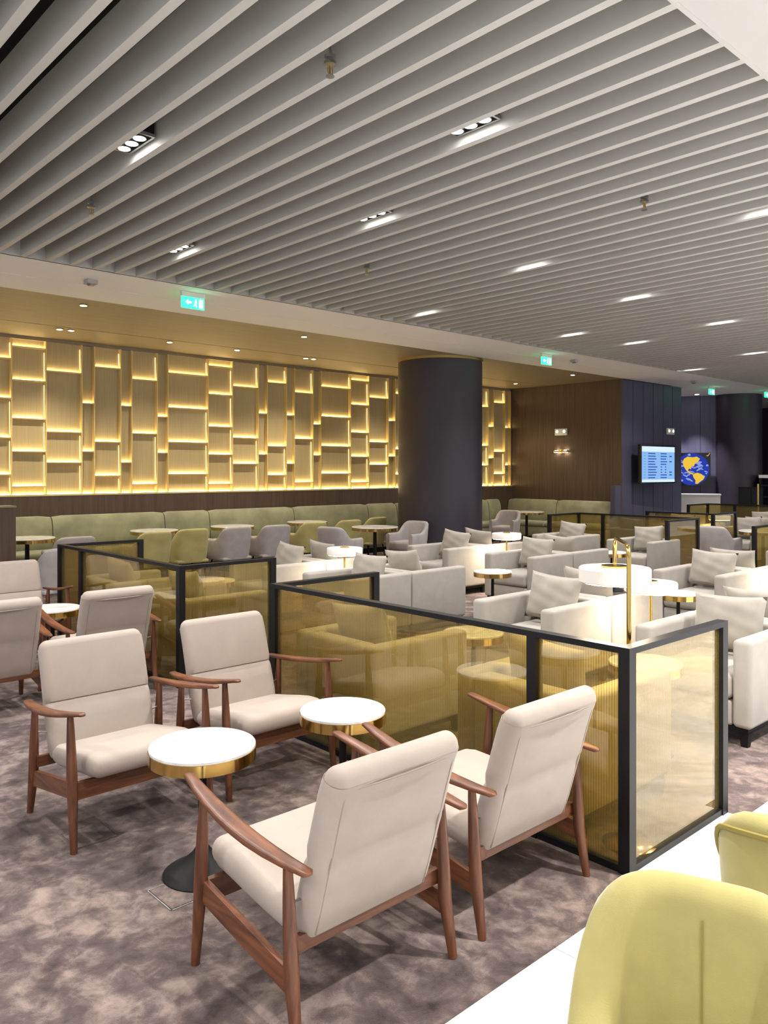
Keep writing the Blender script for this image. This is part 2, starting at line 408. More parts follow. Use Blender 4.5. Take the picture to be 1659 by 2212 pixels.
def build_round_light():
    t = thing('added_recessed_light', '', 'light')
    MB().lathe([(.055, 0), (.055, .01)], 20).make('trim_ring', 'white_plastic', t)
    MB().disc((0, 0, -.002), (0, 0, -1), .045).make('lens', 'lens', t)
    sd = bpy.data.lights.new('added_aisle_lamp', 'SPOT'); sd.energy = AISLE_W; sd.color = SPOT_COL
    sd.spot_size = math.radians(120); sd.spot_blend = 0.8; sd.shadow_soft_size = 0.05
    so = bpy.data.objects.new('added_aisle_lamp', sd); S.collection.objects.link(so); so.parent = t; so.location = (0, 0, -.02)
    return t
RL = Proto(build_round_light)
for X, Y in ((-2.0, .4), (3.4, .3), (6.6, .4), (10, .4), (13.5, .4), (-2.5, -2.2), (1.0, -2.4), (4.5, -2.2), (8, -2.2), (12, -2.2)):  # unseen lamps added over the aisle; marble bounce lifts the slat undersides
    RL.put((X, Y, CEIL - .011), 0, 'unseen round recessed light added in the white plaster ceiling over the aisle', 'unseen added aisle downlights')
def build_warm_light():
    t = thing('ceiling_spotlight', '', 'light')
    MB().lathe([(.048, 0), (.048, .012)], 20).make('trim_ring', 'brass2', t)
    MB().disc((0, 0, -.002), (0, 0, -1), .04).make('lens', 'lens_warm', t)
    sd = bpy.data.lights.new('warm_spot', 'SPOT'); sd.energy = WOODSPOT_W; sd.color = (1.0, .86, .64)
    sd.spot_size = math.radians(110); sd.spot_blend = 0.8; sd.shadow_soft_size = 0.04
    so = bpy.data.objects.new('warm_spot', sd); S.collection.objects.link(so); so.parent = t; so.location = (0, 0, -.02)
    return t
WL = Proto(build_warm_light)
for X, Y, lb in ((3.93, 9.74, 'starry ceiling spotlight by the white band at the left end'), (4.34, 11.62, 'left of the twin warm spotlights above the lattice at left'),
              (4.50, 11.60, 'right of the twin warm spotlights above the lattice at left'), (6.06, 11.60, 'single warm spotlight right of the left twin pair'),
              (7.30, 11.59, 'second single warm spotlight on the dark ceiling line'), (7.32, 9.74, 'starry ceiling spotlight midway along the veneer ceiling'),
              (8.74, 11.58, 'left of the twin warm spotlights nearest the big column'), (8.90, 11.56, 'right of the twin warm spotlights nearest the big column'),
              (14.9, 11.62, 'warm spotlight over the lattice right of the column'), (14.45, 9.75, 'spotlight above the dark veneer wall right of the column')):
    WL.put((X, Y, CEIL - .014), 0, lb, 'spotlights in the veneer ceiling')
# lights that stand behind the big column or beyond the frame in the same row
for X, Y in ((11.2, 11.6), (13.0, 11.6), (2.4, 11.6)): WL.put((X, Y, CEIL - .014), 0, 'warm veneer ceiling spotlight hidden from view', 'hidden ceiling spotlights')
def build_wallwash():
    t = thing('wall_washer', '', 'light')
    MB().lathe([(.06, 0), (.06, .012)], 20).make('trim_ring', 'white_plastic', t)
    MB().disc((0, 0, -.002), (0, 0, -1), .05).make('lens', 'lens', t)
    sd = bpy.data.lights.new('wash_spot', 'SPOT'); sd.energy = 420; sd.color = (.95, .88, 1.0); sd.spot_size = math.radians(62); sd.spot_blend = .7; sd.shadow_soft_size = .03
    so = bpy.data.objects.new('wash_spot', sd); S.collection.objects.link(so); so.parent = t; so.location = (0, 0, -.02); return t
WW = Proto(build_wallwash)
WW.put((20.26, 10.6, CEIL - .014), 0, 'downlight washing the purple wall above the globe screen', 'wall washers by the globe screen')
WW.put((20.57, 9.98, CEIL - .014), 0, 'downlight washing the corner between globe wall and far column', 'wall washers by the globe screen')
def build_sprinkler():
    t = thing('sprinkler_head', '', 'sprinkler')
    MB().tube([(0, 0, .53), (0, 0, .06)], .009).make('pipe', 'steel', t)
    MB().lathe([(.012, .06), (.03, .05), (.03, .035), (.014, .03), (.03, .02), (.032, .005), (.012, 0)], 16).make('escutcheon', 'steel', t)
    MB().tube([(-.014, 0, 0), (-.016, 0, -.03), (0, 0, -.05)], .003, 6).tube([(.014, 0, 0), (.016, 0, -.03), (0, 0, -.05)], .003, 6).make('frame_arms', 'brass2', t)
    MB().lathe([(.006, 0), (.004, -.045)], 8).make('bulb', 'brass2', t)
    MB().lathe([(.022, -.055), (.022, -.05)], 16).make('deflector', 'steel', t)
    return t
SP = Proto(build_sprinkler)
for X, Y, lb in ((2.48, 3.12, 'steel sprinkler hanging between slats near the top of the picture'), (2.45, 6.06, 'small sprinkler hanging between slats at the left edge'),
                 (5.43, 3.10, 'small sprinkler between slats at the upper right'), (5.36, 6.02, 'tiny sprinkler between slats above the white band')):
    SP.put((gapx(X), Y, CEIL - .02), 0, lb, 'ceiling sprinklers')
def build_exit():
    t = thing('exit_sign', '', 'sign')
    MB().box(-.15, .15, -.02, .02, -.055, 0).make('light_bar', 'white_plastic', t)
    MB().box(-.145, .145, -.008, .008, -.185, -.055).make('sign_panel', 'exit_green', t)
    arrow = MB(); y = -.0095
    arrow.add([(-.10, y, -.115), (-.06, y, -.085), (-.06, y, -.105), (-.02, y, -.105), (-.02, y, -.128), (-.06, y, -.128), (-.06, y, -.148)], [(0, 2, 1), (0, 6, 2), (6, 5, 2), (2, 5, 4), (2, 4, 3)][0:0] + [(0, 6, 5, 2, 1), (2, 5, 4, 3)])
    arrow.make('arrow', 'exit_white', t, smooth=False)
    man = MB(); man.disc((.035, y, -.082), (0, -1, 0), .011)
    man.add([(.018, y, -.098), (.048, y, -.094), (.044, y, -.128), (.02, y, -.125)], [(3, 2, 1, 0)])
    man.add([(.024, y, -.126), (.036, y, -.128), (.052, y, -.165), (.042, y, -.168)], [(3, 2, 1, 0)]); man.add([(.022, y, -.124), (.034, y, -.128), (.012, y, -.158), (.002, y, -.152)], [(3, 2, 1, 0)])
    man.make('running_figure', 'exit_white', t, smooth=False)
    MB().box(.075, .125, y - .0005, y, -.172, -.07).make('door_symbol', 'exit_white', t, smooth=False)
    return t
EX = Proto(build_exit)
for X, Y, lb in ((4.59, 8.23, 'glowing green exit sign hanging under the white band at left'), (11.58, 8.36, 'glowing green exit sign under the white band above the big column'),
                 (19.1, 8.9, 'far green exit sign above the globe screen'), (20.9, 8.3, 'farthest green exit sign at the right edge')):
    EX.put((X, Y, CEIL - .002), 0, lb, 'green exit signs')
def build_detector():
    t = thing('smoke_detector', '', 'detector')
    MB().box(-.055, .055, -.055, .055, -.045, 0).make('housing', 'grey_plastic', t)
    MB().lathe([(.03, -.065), (.045, -.045)], 16).make('sensor_cap', 'steel', t); return t
DT = Proto(build_detector)
for X, Y, lb in ((3.48, 8.43, 'pale box detector on the white band left of the first exit sign'), (12.54, 8.43, 'pale detector on the white band right of the second exit sign'),
                 (17.5, 8.57, 'pale detector on the white band near the far exit sign')):
    DT.put((X, Y, CEIL - .002), 0, lb, 'ceiling detectors')
# ================================================================ WALL FITTINGS
t = thing('wall_sconce', 'brass bar wall sconce glowing on the dark veneer wall', 'light', (15.95, 11.05, 2.11))
MB().box(-.02, 0, -.06, .06, -.05, .05).make('backplate', 'brass2', t)
MB().box(-.10, -.02, -.19, .19, -.02, .02).make('bar', 'brass2', t)
for s in (-1, 1):
    MB().box(-.085, -.035, s * .12 - .05, s * .12 + .05, -.026, -.021).make('light_lens', 'lens_warm', t)
    MB().box(-.085, -.035, s * .12 - .03, s * .12 + .03, .021, .026).make('light_lens', 'lens_warm', t)
for kk2, (loc, rz, lb) in enumerate((((15.95, 11.07, 2.57), 0, 'white twin-lens emergency light above the brass wall sconce'), ((18.15, 9.5, 2.6), PI / 2, 'white twin-lens emergency light above the departures screen'))):
    t = thing('emergency_light', lb, 'light', loc, rz, 'emergency lights')
    MB().rbox(-.05, 0, -.17, .17, -.08, .08, .015).make('housing', 'white_plastic', t)
    for s in (-1, 1): MB().lathe([(.035, 0), (.03, .012)], 16).make('lens', 'emerg', t, (-.05, s * .1, .01)).rotation_euler = (0, -PI / 2, 0)
# departures screen on swivel arm
t = thing('departures_screen', 'bright blue departures screen on an arm off the blue-grey wall', 'screen', (16.98, 9.17, 1.80), math.radians(-4))
MB().box(-.70, .70, -.02, .05, -.44, .44).make('bezel', 'screen_black', t)
MB().tube([(0, .05, 0), (-.15, .17, 0), (0, .26, 0)], .025).make('swivel_arm', 'black', t)
MB().box(-.66, .66, -.024, -.02, -.41, .40).make('panel', 'screen_blue', t, smooth=False)
hd = MB().box(-.66, .66, -.026, -.024, .28, .40).box(-.66, .66, -.026, -.024, -.41, -.35)
hd.make('header_bar', 'screen_white', t, smooth=False)
rows = MB(); st = MB(); rnd = random.Random(3)
for i in range(10):
    z = .245 - i * .061
    rows.box(-.42, -.42 + rnd.uniform(.26, .36), -.0262, -.024, z - .017, z + .008)
    if i in (5, 6, 7): rows.box(.08, .14, -.0262, -.024, z - .015, z + .008).box(.25, .31, -.0262, -.024, z - .015, z + .008)
    else: rows.box(.08, .08 + rnd.uniform(.22, .27), -.0262, -.024, z - .017, z + .008)
    if i in (1, 3, 7, 8): st.box(.44, .54, -.0262, -.024, z - .017, z + .012)
    rows.box(-.58, -.52, -.0258, -.024, z - .004, z + .002)
rows.make('text_rows', 'screen_ink', t, smooth=False)['kind'] = 'stuff'; st.make('status_marks', 'screen_ink', t, smooth=False)['kind'] = 'stuff'
# globe screen
t = thing('globe_screen', 'black square screen showing a blue globe with yellow continents', 'screen', (21.27, 10.96, 1.68), -PI / 2)
t.location = (20.78, 10.2, 1.69); t.rotation_euler = (0, 0, math.radians(-64))
HG = .445
MB().box(-HG, HG, 0, .14, -HG, HG).make('bezel', 'screen_black', t)
gl = MB().disc((-.02, -.002, 0), (0, -1, 0), .435, 48).make('globe', 'ocean', t, smooth=False)
rnd = random.Random(11); cl = MB()
for i in range(46):
    a = rnd.uniform(0, 2 * PI); r = .40 * math.sqrt(rnd.random()); L = rnd.uniform(.03, .10); h = L * rnd.uniform(.15, .35); ph = rnd.uniform(-.6, .6)
    cx, cz = -.02 + r * math.cos(a), r * math.sin(a)
    if math.hypot(r * math.cos(a), r * math.sin(a)) + L > .43: L *= .35
    pts = [(cx + L * math.cos(q) * math.cos(ph) - h * math.sin(q) * math.sin(ph), -.0035 - i * 1e-5, cz + L * math.cos(q) * math.sin(ph) + h * math.sin(q) * math.cos(ph)) for q in [k * PI / 5 for k in range(10)]]
    cl.add(pts, [tuple(range(10))])
o = cl.make('clouds', 'cloud', gl, smooth=False); o['kind'] = 'stuff'
ld = MB()
na = [(-.20, .30), (-.12, .36), (.02, .34), (.12, .36), (.20, .30), (.16, .22), (.08, .16), (.05, .10), (-.02, .08), (-.02, .0), (-.08, .02), (-.10, -.04), (-.02, -.10), (.04, -.12), (.03, -.16), (-.06, -.12), (-.15, -.03), (-.22, .10), (-.24, .22)]
sa = [(.06, -.12), (.14, -.10), (.24, -.14), (.32, -.22), (.28, -.30), (.20, -.36), (.14, -.42), (.08, -.41), (.09, -.32), (.04, -.24), (.02, -.17)]
for poly in (na, sa): ld.add([(px - .02, -.0055, pz * .95) for px, pz in poly], [tuple(range(len(poly)))])
ld.make('continents', 'land', gl, smooth=False)
MB().add([(.34, -.003, .34), (.40, -.003, .34), (.44, -.003, .44), (.42, -.003, .38)], [(0, 1, 2, 3)])
mn = MB(); mn.add([(.33, -.003, .36), (.38, -.003, .35), (.43, -.003, .42), (.42, -.003, .44), (.39, -.003, .385)], [(0, 1, 2, 3, 4)]); mn.make('moon', 'land', gl, smooth=False)
# reception counter, dark cabinet and shelf at the far right
t = thing('reception_counter', 'white counter block below the globe screen', 'counter', (19.9, 9.62, 0), math.radians(-64))
MB().box(-.52, .52, -.25, .25, .1, 1.02).make('front', 'drum', t); MB().box(-.54, .54, -.27, .27, 1.02, 1.05).make('worktop', 'drum', t); MB().box(-.48, .48, -.2, .2, 0, .1).make('plinth', 'black', t)
t = thing('black_cabinet', 'low black cabinet in front of the far dark column', 'cabinet', (20.2, 8.42, 0), math.radians(-64))
MB().box(-.27, .27, -.2, .2, 0, 1.24).make('body', 'black', t); MB().box(-.26, -.005, -.215, -.2, .1, 1.2).make('door', 'charcoal', t); MB().box(.005, .26, -.215, -.2, .1, 1.2).make('door', 'charcoal', t)
t = thing('display_shelf', 'dark display shelf with white top at the right edge', 'shelf', (21.75, 8.3, 0), math.radians(-64))
for z in (.5, .95, 1.25): MB().box(-.5, .5, -.2, .2, z, z + .03).make('shelf', 'charcoal', t)
MB().box(-.52, .52, -.22, .22, 1.46, 1.54).make('top', 'drum', t)
for sx in (-.49, .49): MB().box(sx - .02, sx + .02, -.2, .2, 0, 1.46).make('side_panel', 'charcoal', t)
for kx, lb in ((-.1, 'short white box on the dark display shelf'),):
    q = MB().rbox(-.1, .1, -.08, .08, 0, .1, .01).make('storage_box', 'drum', None, (21.72, 8.33, 1.282)); tag(q, lb, 'box')
# ================================================================ LOUNGE CHAIRS
def build_lounge():
    t = thing('lounge_chair', '', 'chair')
    # seat: gently dished pad rising to the front
    def bow(mb, f):
        mb.v = [(x, y - f * (1 - (x / .27) ** 2), z) for x, y, z in mb.v]; return mb
    seat = MB(); pts = [(.312, .352), (.24, .350), (.17, .345), (.08, .330), (-.02, .312), (-.12, .297), (-.205, .285)]
    seat.slab(pts, [.535, .545, .55, .55, .545, .54, .53], [.10, .108, .11, .11, .108, .105, .10], .048, 6, .048)
    seat.v = [(x, y, z - .012 * (1 - (x / .275) ** 2) * (1 if z > .3 else 0)) for x, y, z in seat.v]
    seat.make('seat', 'lounge', t)
    back = MB()
    bp = [(-.188, .255), (-.20, .30), (-.2185, .36), (-.236, .42), (-.256, .485), (-.2635, .498), (-.2725, .512), (-.2715, .526), (-.274, .545), (-.302, .64), (-.325, .715), (-.345, .765), (-.357, .802)]
    tt = [.085, .088, .090, .090, .088, .082, .068, .082, .090, .088, .088, .088, .086]
    bk = bow(back.slab(bp, [.53, .535, .54, .54, .54, .54, .54, .54, .54, .54, .54, .538, .53], tt, .042, 6, .042), .02)
    bk = bk.make('backrest', 'lounge', t)
    pipe = MB(); zz = [(.275, -.2385), (.42, -.2805), (.545, -.3185), (.64, -.3465), (.725, -.3725)]
    L = [(-.226, y, z) for z, y in zz]; Rr = [(.226, y, z) for z, y in reversed(zz)]
    top = [(xx, -.3745, .738) for xx in (-.212, -.11, 0, .11, .212)]
    bow(pipe.tube(L + top + Rr, .0032, 6), .02).make('rear_piping', 'piping', bk)
    crease = bow(MB().tube([(xx, -.2395, .511) for xx in [k * .03 for k in range(-6, 7)]], .0026, 6), .02)
    crease.make('lumbar_crease', 'piping', bk)
    for s in (-1, 1):
        # armrest: paddle that widens towards the front
        ar = MB(); ns = 9; loops = []
        for i in range(ns):
            u = i / (ns - 1); y = -.335 + u * .665; z = .525 + .085 * u ** 1.2 - .012 * math.sin(PI * u)
            hw = .011 + .021 * math.sin(PI * min(1, .10 + u * .82)) ** 0.8; ht = .0085 + .004 * math.sin(PI * u); se = lambda v: math.copysign(abs(v) ** .55, v)
            xc = s * (.325 + .022 * math.sin(PI * u))
            loops.append([(xc + hw * se(math.cos(a)), y, z + ht * se(math.sin(a))) for a in [k * PI / 8 for k in range(16)]])
        def endcap(L, dy, f): 
            c = [sum(p[q] for p in L) / len(L) for q in range(3)]
            return [(c[0] + (p[0] - c[0]) * f, p[1] + dy, c[2] + (p[2] - c[2]) * f) for p in L]
        loops = [endcap(loops[0], -.012, .4)] + loops + [endcap(loops[-1], .014, .75), endcap(loops[-1], .02, .3)]
        ar.sharp = 60; ar.loft(loops).make('armrest', 'walnut', t)
        fx0, rx0 = s * .330, s * .322
        def leg(p0, pm, p1, r0, rm, r1):
            m = MB(); m.sharp = 60; a, b, c = Vector(p0), Vector(pm), Vector(p1); pts = []; rr = []
            for k in range(6): u = k / 5; pts.append(a.lerp(b, u)); rr.append(r0 + (rm - r0) * math.sin(u * PI / 2))
            for k in range(1, 5): u = k / 4; pts.append(b.lerp(c, u)); rr.append(rm + (r1 - rm) * u)
            return m.tube(pts, rr, 12)
        leg((fx0, .222, .585), (fx0, .245, .27), (s * .334, .272, 0), .0135, .0235, .015).make('leg', 'walnut_v', t)
        leg((rx0, -.235, .522), (rx0, -.255, .19), (s * .326, -.288, 0), .0135, .0235, .015).make('leg', 'walnut_v', t)
        st = MB(); a0 = (.235, .222, .295); b0 = (-.245, .140, .213)
        st.loft([[(s * .322 + dx, a0[0], a0[1 + dz]) for dx, dz in ((-.011, 0), (.011, 0), (.011, 1), (-.011, 1))], [(s * .318 + dx, b0[0], b0[1 + dz]) for dx, dz in ((-.011, 0), (.011, 0), (.011, 1), (-.011, 1))]])
        st.make('side_stretcher', 'walnut', t)
        MB().tube([(s * .262, -.225, .39), (s * .322, -.238, .40)], .004, 8).make('back_bolt', 'steel', t)
    MB().box(-.32, .32, .225, .247, .215, .29).make('front_rail', 'walnut_x', t)
    MB().box(-.315, .315, -.232, -.212, .235, .285).make('rear_rail', 'walnut_x', t)
    return t
LC = Proto(build_lounge)
g = 'beige lounge chairs with walnut arms'
LC.put((1.675, 2.115, 0), 0, 'beige walnut-armed lounge chair nearest the camera, its back to us', g)
LC.put((2.48, 2.115, 0), 0, 'beige lounge chair seen from behind, close against the near amber divider', g)
LC.put((1.675, 3.70, 0), PI, 'beige lounge chair facing us with the nearer marble table at its corner', g)
LC.put((2.46, 3.72, 0), PI, 'beige lounge chair facing us in front of the amber divider corner post', g)
LC.put((1.675, 5.86, 0), 0, 'shaded lounge chair back cut off by the left edge', g)
LC.put((2.48, 5.86, 0), 0, 'shaded lounge chair with its back to us behind the front-facing pair', g)
LC.put((2.46, 7.50, 0), PI, 'beige lounge chair facing us at the left edge, farthest of the walnut-armed chairs', g)
# ================================================================ ROUND SIDE TABLES
def round_table(name, label, r, h, loc, group, br, polebase):
    t = thing(name, label, 'table', loc, 0, group)
    MB().lathe([(.001, h - .016), (r - .003, h - .016), (r, h - .012), (r, h - .003), (r - .003, h), (.001, h)], 48).make('tabletop', 'marble_top', t)
    m = MB(); seg = 48
    m.lathe([(r - .004, h - .06), (r + .002, h - .06), (r + .002, h - .014), (r - .004, h - .014)], seg); m.make('brass_rim', 'brass', t)
    MB().lathe([(.001, h - .058), (r - .005, h - .058), (r - .005, h - .018), (.001, h - .018)], 32).make('underframe', 'black', t)
    MB().lathe([(polebase, .10), (polebase * .9, .2), (polebase * .8, h - .058)], 16).make('pole', 'black', t)
    MB().lathe([(br, 0), (br, .008), (br * .93, .016), (br * .70, .035), (br * .45, .062), (br * .26, .09), (polebase, .12), (polebase, .14)], 32).make('base', 'black', t)
    return t
g = 'small marble and brass side tables'
round_table('side_table', 'round marble side table with brass rim nearest the camera', .215, .53, (1.665, 2.905, 0), g, .16, .02)
round_table('side_table', 'round marble side table beside the long amber divider', .20, .53, (2.395, 2.885, 0), g, .16, .02)
round_table('side_table', 'brass-rimmed side table half hidden behind the farther lounge chairs', .215, .53, (2.42, 6.63, 0), g, .16, .02)
round_table('side_table', 'side table between the shaded lounge chairs at the left edge', .215, .53, (1.66, 6.66, 0), g, .16, .02)
# ================================================================ GLASS DIVIDERS
DH, PW = .9276, .052
def divider(label, runs, group='amber glass dividers'):
    """runs: list of polylines of axis-aligned post positions; panels between consecutive posts"""
    t = thing('glass_divider', label, 'divider', (runs[0], runs[1], 0), 0, group); ox, oy = runs[0], runs[1]
    pts = [(runs[i] - ox, runs[i + 1] - oy) for i in range(0, len(runs), 2)]; h = PW / 2
    for (a, b) in pts: MB().box(a - h, a + h, b - h, b + h, 0, DH).make('post', 'charcoal', t, smooth=False)
    for (p, q) in zip(pts[:-1], pts[1:]):
        if abs(p[0] - q[0]) < 1e-6:
            y0, y1 = sorted((p[1], q[1])); y0 += h; y1 -= h; c = p[0]
            MB().box(c - h, c + h, y0, y1, DH - .026, DH).make('top_rail', 'charcoal', t, smooth=False)
            MB().box(c - h * .8, c + h * .8, y0, y1, 0.0, .03).make('bottom_rail', 'charcoal', t, smooth=False)
            MB().box(c - .005, c + .005, y0, y1, .03, DH - .026).make('glass_panel', 'glass', t, smooth=False)
        else:
            x0, x1 = sorted((p[0], q[0])); x0 += h; x1 -= h; c = p[1]
            MB().box(x0, x1, c - h, c + h, DH - .026, DH).make('top_rail', 'charcoal', t, smooth=False)
            MB().box(x0, x1, c - h * .8, c + h * .8, 0.0, .03).make('bottom_rail', 'charcoal', t, smooth=False)
            MB().box(x0, x1, c - .005, c + .005, .03, DH - .026).make('glass_panel', 'glass', t, smooth=False)
    return t
divider('near amber reeded-glass divider in black frame, beside the marble aisle', [3.795, 1.725, 2.945, 1.725, 2.945, 2.19, 2.945, 4.22, 3.795, 4.22])
divider('amber glass divider in black frame behind the walnut-armed chairs', [3.80, 5.50, 2.965, 5.50, 2.965, 7.38, 2.965, 7.90, 3.79, 7.90])
divider('far amber glass divider across the lounge, before the dark wall', [10.87, 5.72, 11.8, 5.72, 11.8, 7.36, 11.8, 7.84, 10.95, 7.84])
divider('amber glass divider cut off by the right edge', [10.58, 4.36, 11.5, 4.36, 11.5, 2.2, 11.5, 1.75])
divider('small distant amber divider below the departures screen', [13.15, 7.3, 13.15, 6.1, 14.0, 6.1])
divider('farthest amber divider panels under the white counter', [16.3, 8.1, 17.2, 8.1, 17.2, 7.5, 17.2, 6.7, 17.2, 5.6])
# ================================================================ CLUB CHAIRS
CWI, CDP = .76, .80
def build_club():
    t = thing('club_chair', '', 'armchair'); w, d = CWI / 2, CDP / 2
    for s in (-1, 1):
        x0, x1 = sorted((s * w, s * (w - .115)))
        MB().rbox(x0, x1, -d, d, .115, .64, .028, 4).make('arm', 'club', t)
    MB().rbox(-w + .117, w - .117, -d, -d + .13, .115, .635, .028, 4).make('backrest', 'club', t)
    MB().rbox(-w + .12, w - .12, -d + .12, d - .015, .115, .265, .02, 3).make('seat_base', 'club', t)
    MB().rbox(-w + .119, w - .119, -d + .135, d + .005, .27, .425, .045, 5).make('seat_cushion', 'club', t)
    MB().box(-w + .03, w - .03, -d + .03, d - .03, .085, .118).make('plinth', 'black', t)
    for sx in (-1, 1):
        for sy in (-1, 1):
            cx, cy = sx * (w - .055), sy * (d - .055)
            MB().loft([[(cx + e * .02, cy + f * .02, 0) for e, f in ((-1, -1), (1, -1), (1, 1), (-1, 1))], [(cx + e * .028, cy + f * .028, .086) for e, f in ((-1, -1), (1, -1), (1, 1), (-1, 1))]]).make('leg', 'black', t)
    return t
CC = Proto(build_club)
def build_pillow():
    n = 14; W2, H2, T = .245, .19, .08; m = MB(); rnd = random.Random(5); fr = []; bk = []
    for i in range(n + 1):
        for j in range(n + 1):
            u, v = 2 * i / n - 1, 2 * j / n - 1
            px = W2 * u * (1 - .07 * (1 - v * v)); pz = H2 * v * (1 - .09 * (1 - u * u))
            th = T * max(0, (1 - abs(u) ** 2.6)) ** .5 * max(0, (1 - abs(v) ** 2.6)) ** .5
            wob = .006 * math.sin(7 * u + 3 * v) * (1 - u * u) + .004 * math.sin(11 * v - 4 * u)
            e = 0 if abs(u) == 1 or abs(v) == 1 else 1
            fr.append((px, th + wob * e, pz)); bk.append((px, -th * .8 + wob * e * .4, pz))
    N = n + 1; q = []
    for i in range(n):
        for j in range(n):
            a = i * N + j; q.append((a, a + 1, a + N + 1, a + N)); q.append((N * N + a, N * N + a + N, N * N + a + N + 1, N * N + a + 1))
    m.add(fr + bk, q); me_o = m.make('pillow', 'pillow'); me_o.rotation_mode = 'XYZ'
    # weld the rim
    import bmesh
    bm = bmesh.new(); bm.from_mesh(me_o.data); bmesh.ops.remove_doubles(bm, verts=bm.verts, dist=1e-5); bm.to_mesh(me_o.data); bm.free()
    me_o.name = 'throw_pillow'; tag(me_o, '', 'cushion'); return me_o
pil = [None]
def pillow(X, Y, rz, label, tilt=-.28, roll=0.0, dz=0.0, back=.150, side=0.0):
    """rz = facing angle of the chair (0 faces +Y); the pillow leans on its backrest"""
    dx = -back * -math.sin(rz); dy = -back * math.cos(rz)
    if pil[0] is None: pil[0] = build_pillow(); o = pil[0]
    else: o = pil[0].copy(); S.collection.objects.link(o)
    o.location = (X + dx + side * math.cos(rz), Y + dy + side * math.sin(rz), .425 + .19 + dz)
    o.rotation_euler = (-tilt, roll, rz); o['label'] = label; o['group'] = 'loose pillows on the club chairs'
    return o
FX, BX = -PI / 2, PI / 2           # facing +X, facing -X
R1, R2, R3, R4 = 2.36, 3.765, 6.0, 7.36
clubs = [  # x centre, y centre, facing, description, pillow roll / side
    (3.42, R1, FX, 'behind the near amber glass, closest to the gooseneck lamp', .12, .05),
    (3.42, 3.735, FX, 'behind the near amber glass, left of the glassed-in table', -.15, -.03),
    (5.16, R1, BX, 'cut off by the right edge, close to the marble aisle', .05, 0),
    (5.97, R1, FX, 'hidden back to back behind the one at the right edge', 0, 0),
    (5.16, R2, BX, 'facing the near amber divider, left of the gooseneck lamp', -.06, -.03),
    (5.97, R2, FX, 'back to back behind the one left of the gooseneck lamp', .1, 0),
    (3.44, 7.25, FX, 'behind the left amber divider, farther of two', .1, .02),
    (3.44, 5.98, FX, 'behind the left amber divider, nearer of two', -.1, 0),
    (5.16, R3, BX, 'turned left behind the short amber return panel', .0, .03),
    (5.97, R3, FX, 'turned right, its side seen past the short amber return panel', -.1, 0),
    (5.16, R4, BX, 'facing left beside the bright lamp, in the row before the olive chairs', -.1, 0),
    (5.97, R4, FX, 'facing right beside the bright lamp, in the row before the olive chairs', .1, -.04),
    (7.95, R2, BX, 'lit by a lamp at the right edge, with a plump square pillow', -.05, .02),
    (8.76, R2, FX, 'back to back behind the one with plump pillow at the right edge', 0, 0),
    (7.95, R1, BX, 'right of the frame edge near the aisle', 0, 0),
    (7.95, R3, BX, 'in the middle of the lounge, facing left beside a small marble table', -.04, .03),
    (8.76, R3, FX, 'back to back behind the one in the middle of the lounge', .1, 0),
    (7.95, R4, BX, 'in front of the big dark column', -.12, 0),
    (8.76, R4, FX, 'right of the big dark column foot, back to back with another', .12, 0),
    (10.72, R4, BX, 'before the far amber divider, left of the brass gooseneck', -.1, -.02),
    (10.78, R3 + .05, BX, 'at the near end of the far amber divider', .12, -.03),
    (10.78, R2, BX, 'beyond the right edge divider', 0, 0),
    (14.25, 6.05, BX, 'distant, right of the far amber divider', .1, 0),
    (15.06, 6.05, FX, 'distant, back to back near the right edge', 0, 0),
    (14.25, 7.3, BX, 'distant, behind the small table lamp', -.1, 0),
    (15.06, 7.3, FX, 'distant, farthest back of the pale ones', .1, 0),
    (16.55, 6.7, BX, 'distant, in front of the farthest amber panels', .1, 0),
]
for X, Y, rz, ds, roll, side in clubs:
    CC.put((X, Y, 0), rz, 'oatmeal club armchair ' + ds, 'oatmeal club armchairs')
    pillow(X, Y, rz, 'loose pillow, chair ' + ds, tilt=-.26, roll=roll * .7, side=0, dz=.012 + abs(roll) * .15)
# side tables of the club chairs
g = 'marble side tables among the club armchairs'
round_table('side_table', 'marble side table seen through the near amber glass', .21, .53, (4.22, 3.66, 0), g, .16, .02)
round_table('side_table', 'marble side table by the gooseneck lamp behind the near divider', .21, .53, (4.30, 2.40, 0), g, .16, .02)
round_table('side_table', 'marble side table seen through the left amber divider', .21, .53, (4.25, 7.18, 0), g, .16, .02)
round_table('side_table', 'small marble table with dark pole before the club chair in mid lounge', .21, .53, (6.92, 5.72, 0), g, .16, .02)
round_table('side_table', 'side table peeking out beside the rear disc lamp', .18, .53, (6.95, 3.55, 0), g, .16, .02)
round_table('side_table', 'side table before the far amber divider', .21, .53, (9.75, 5.95, 0), g, .16, .02)
round_table('side_table', 'distant pale table beside the right edge divider', .36, .70, (12.95, 5.2, 0), g, .2, .03)
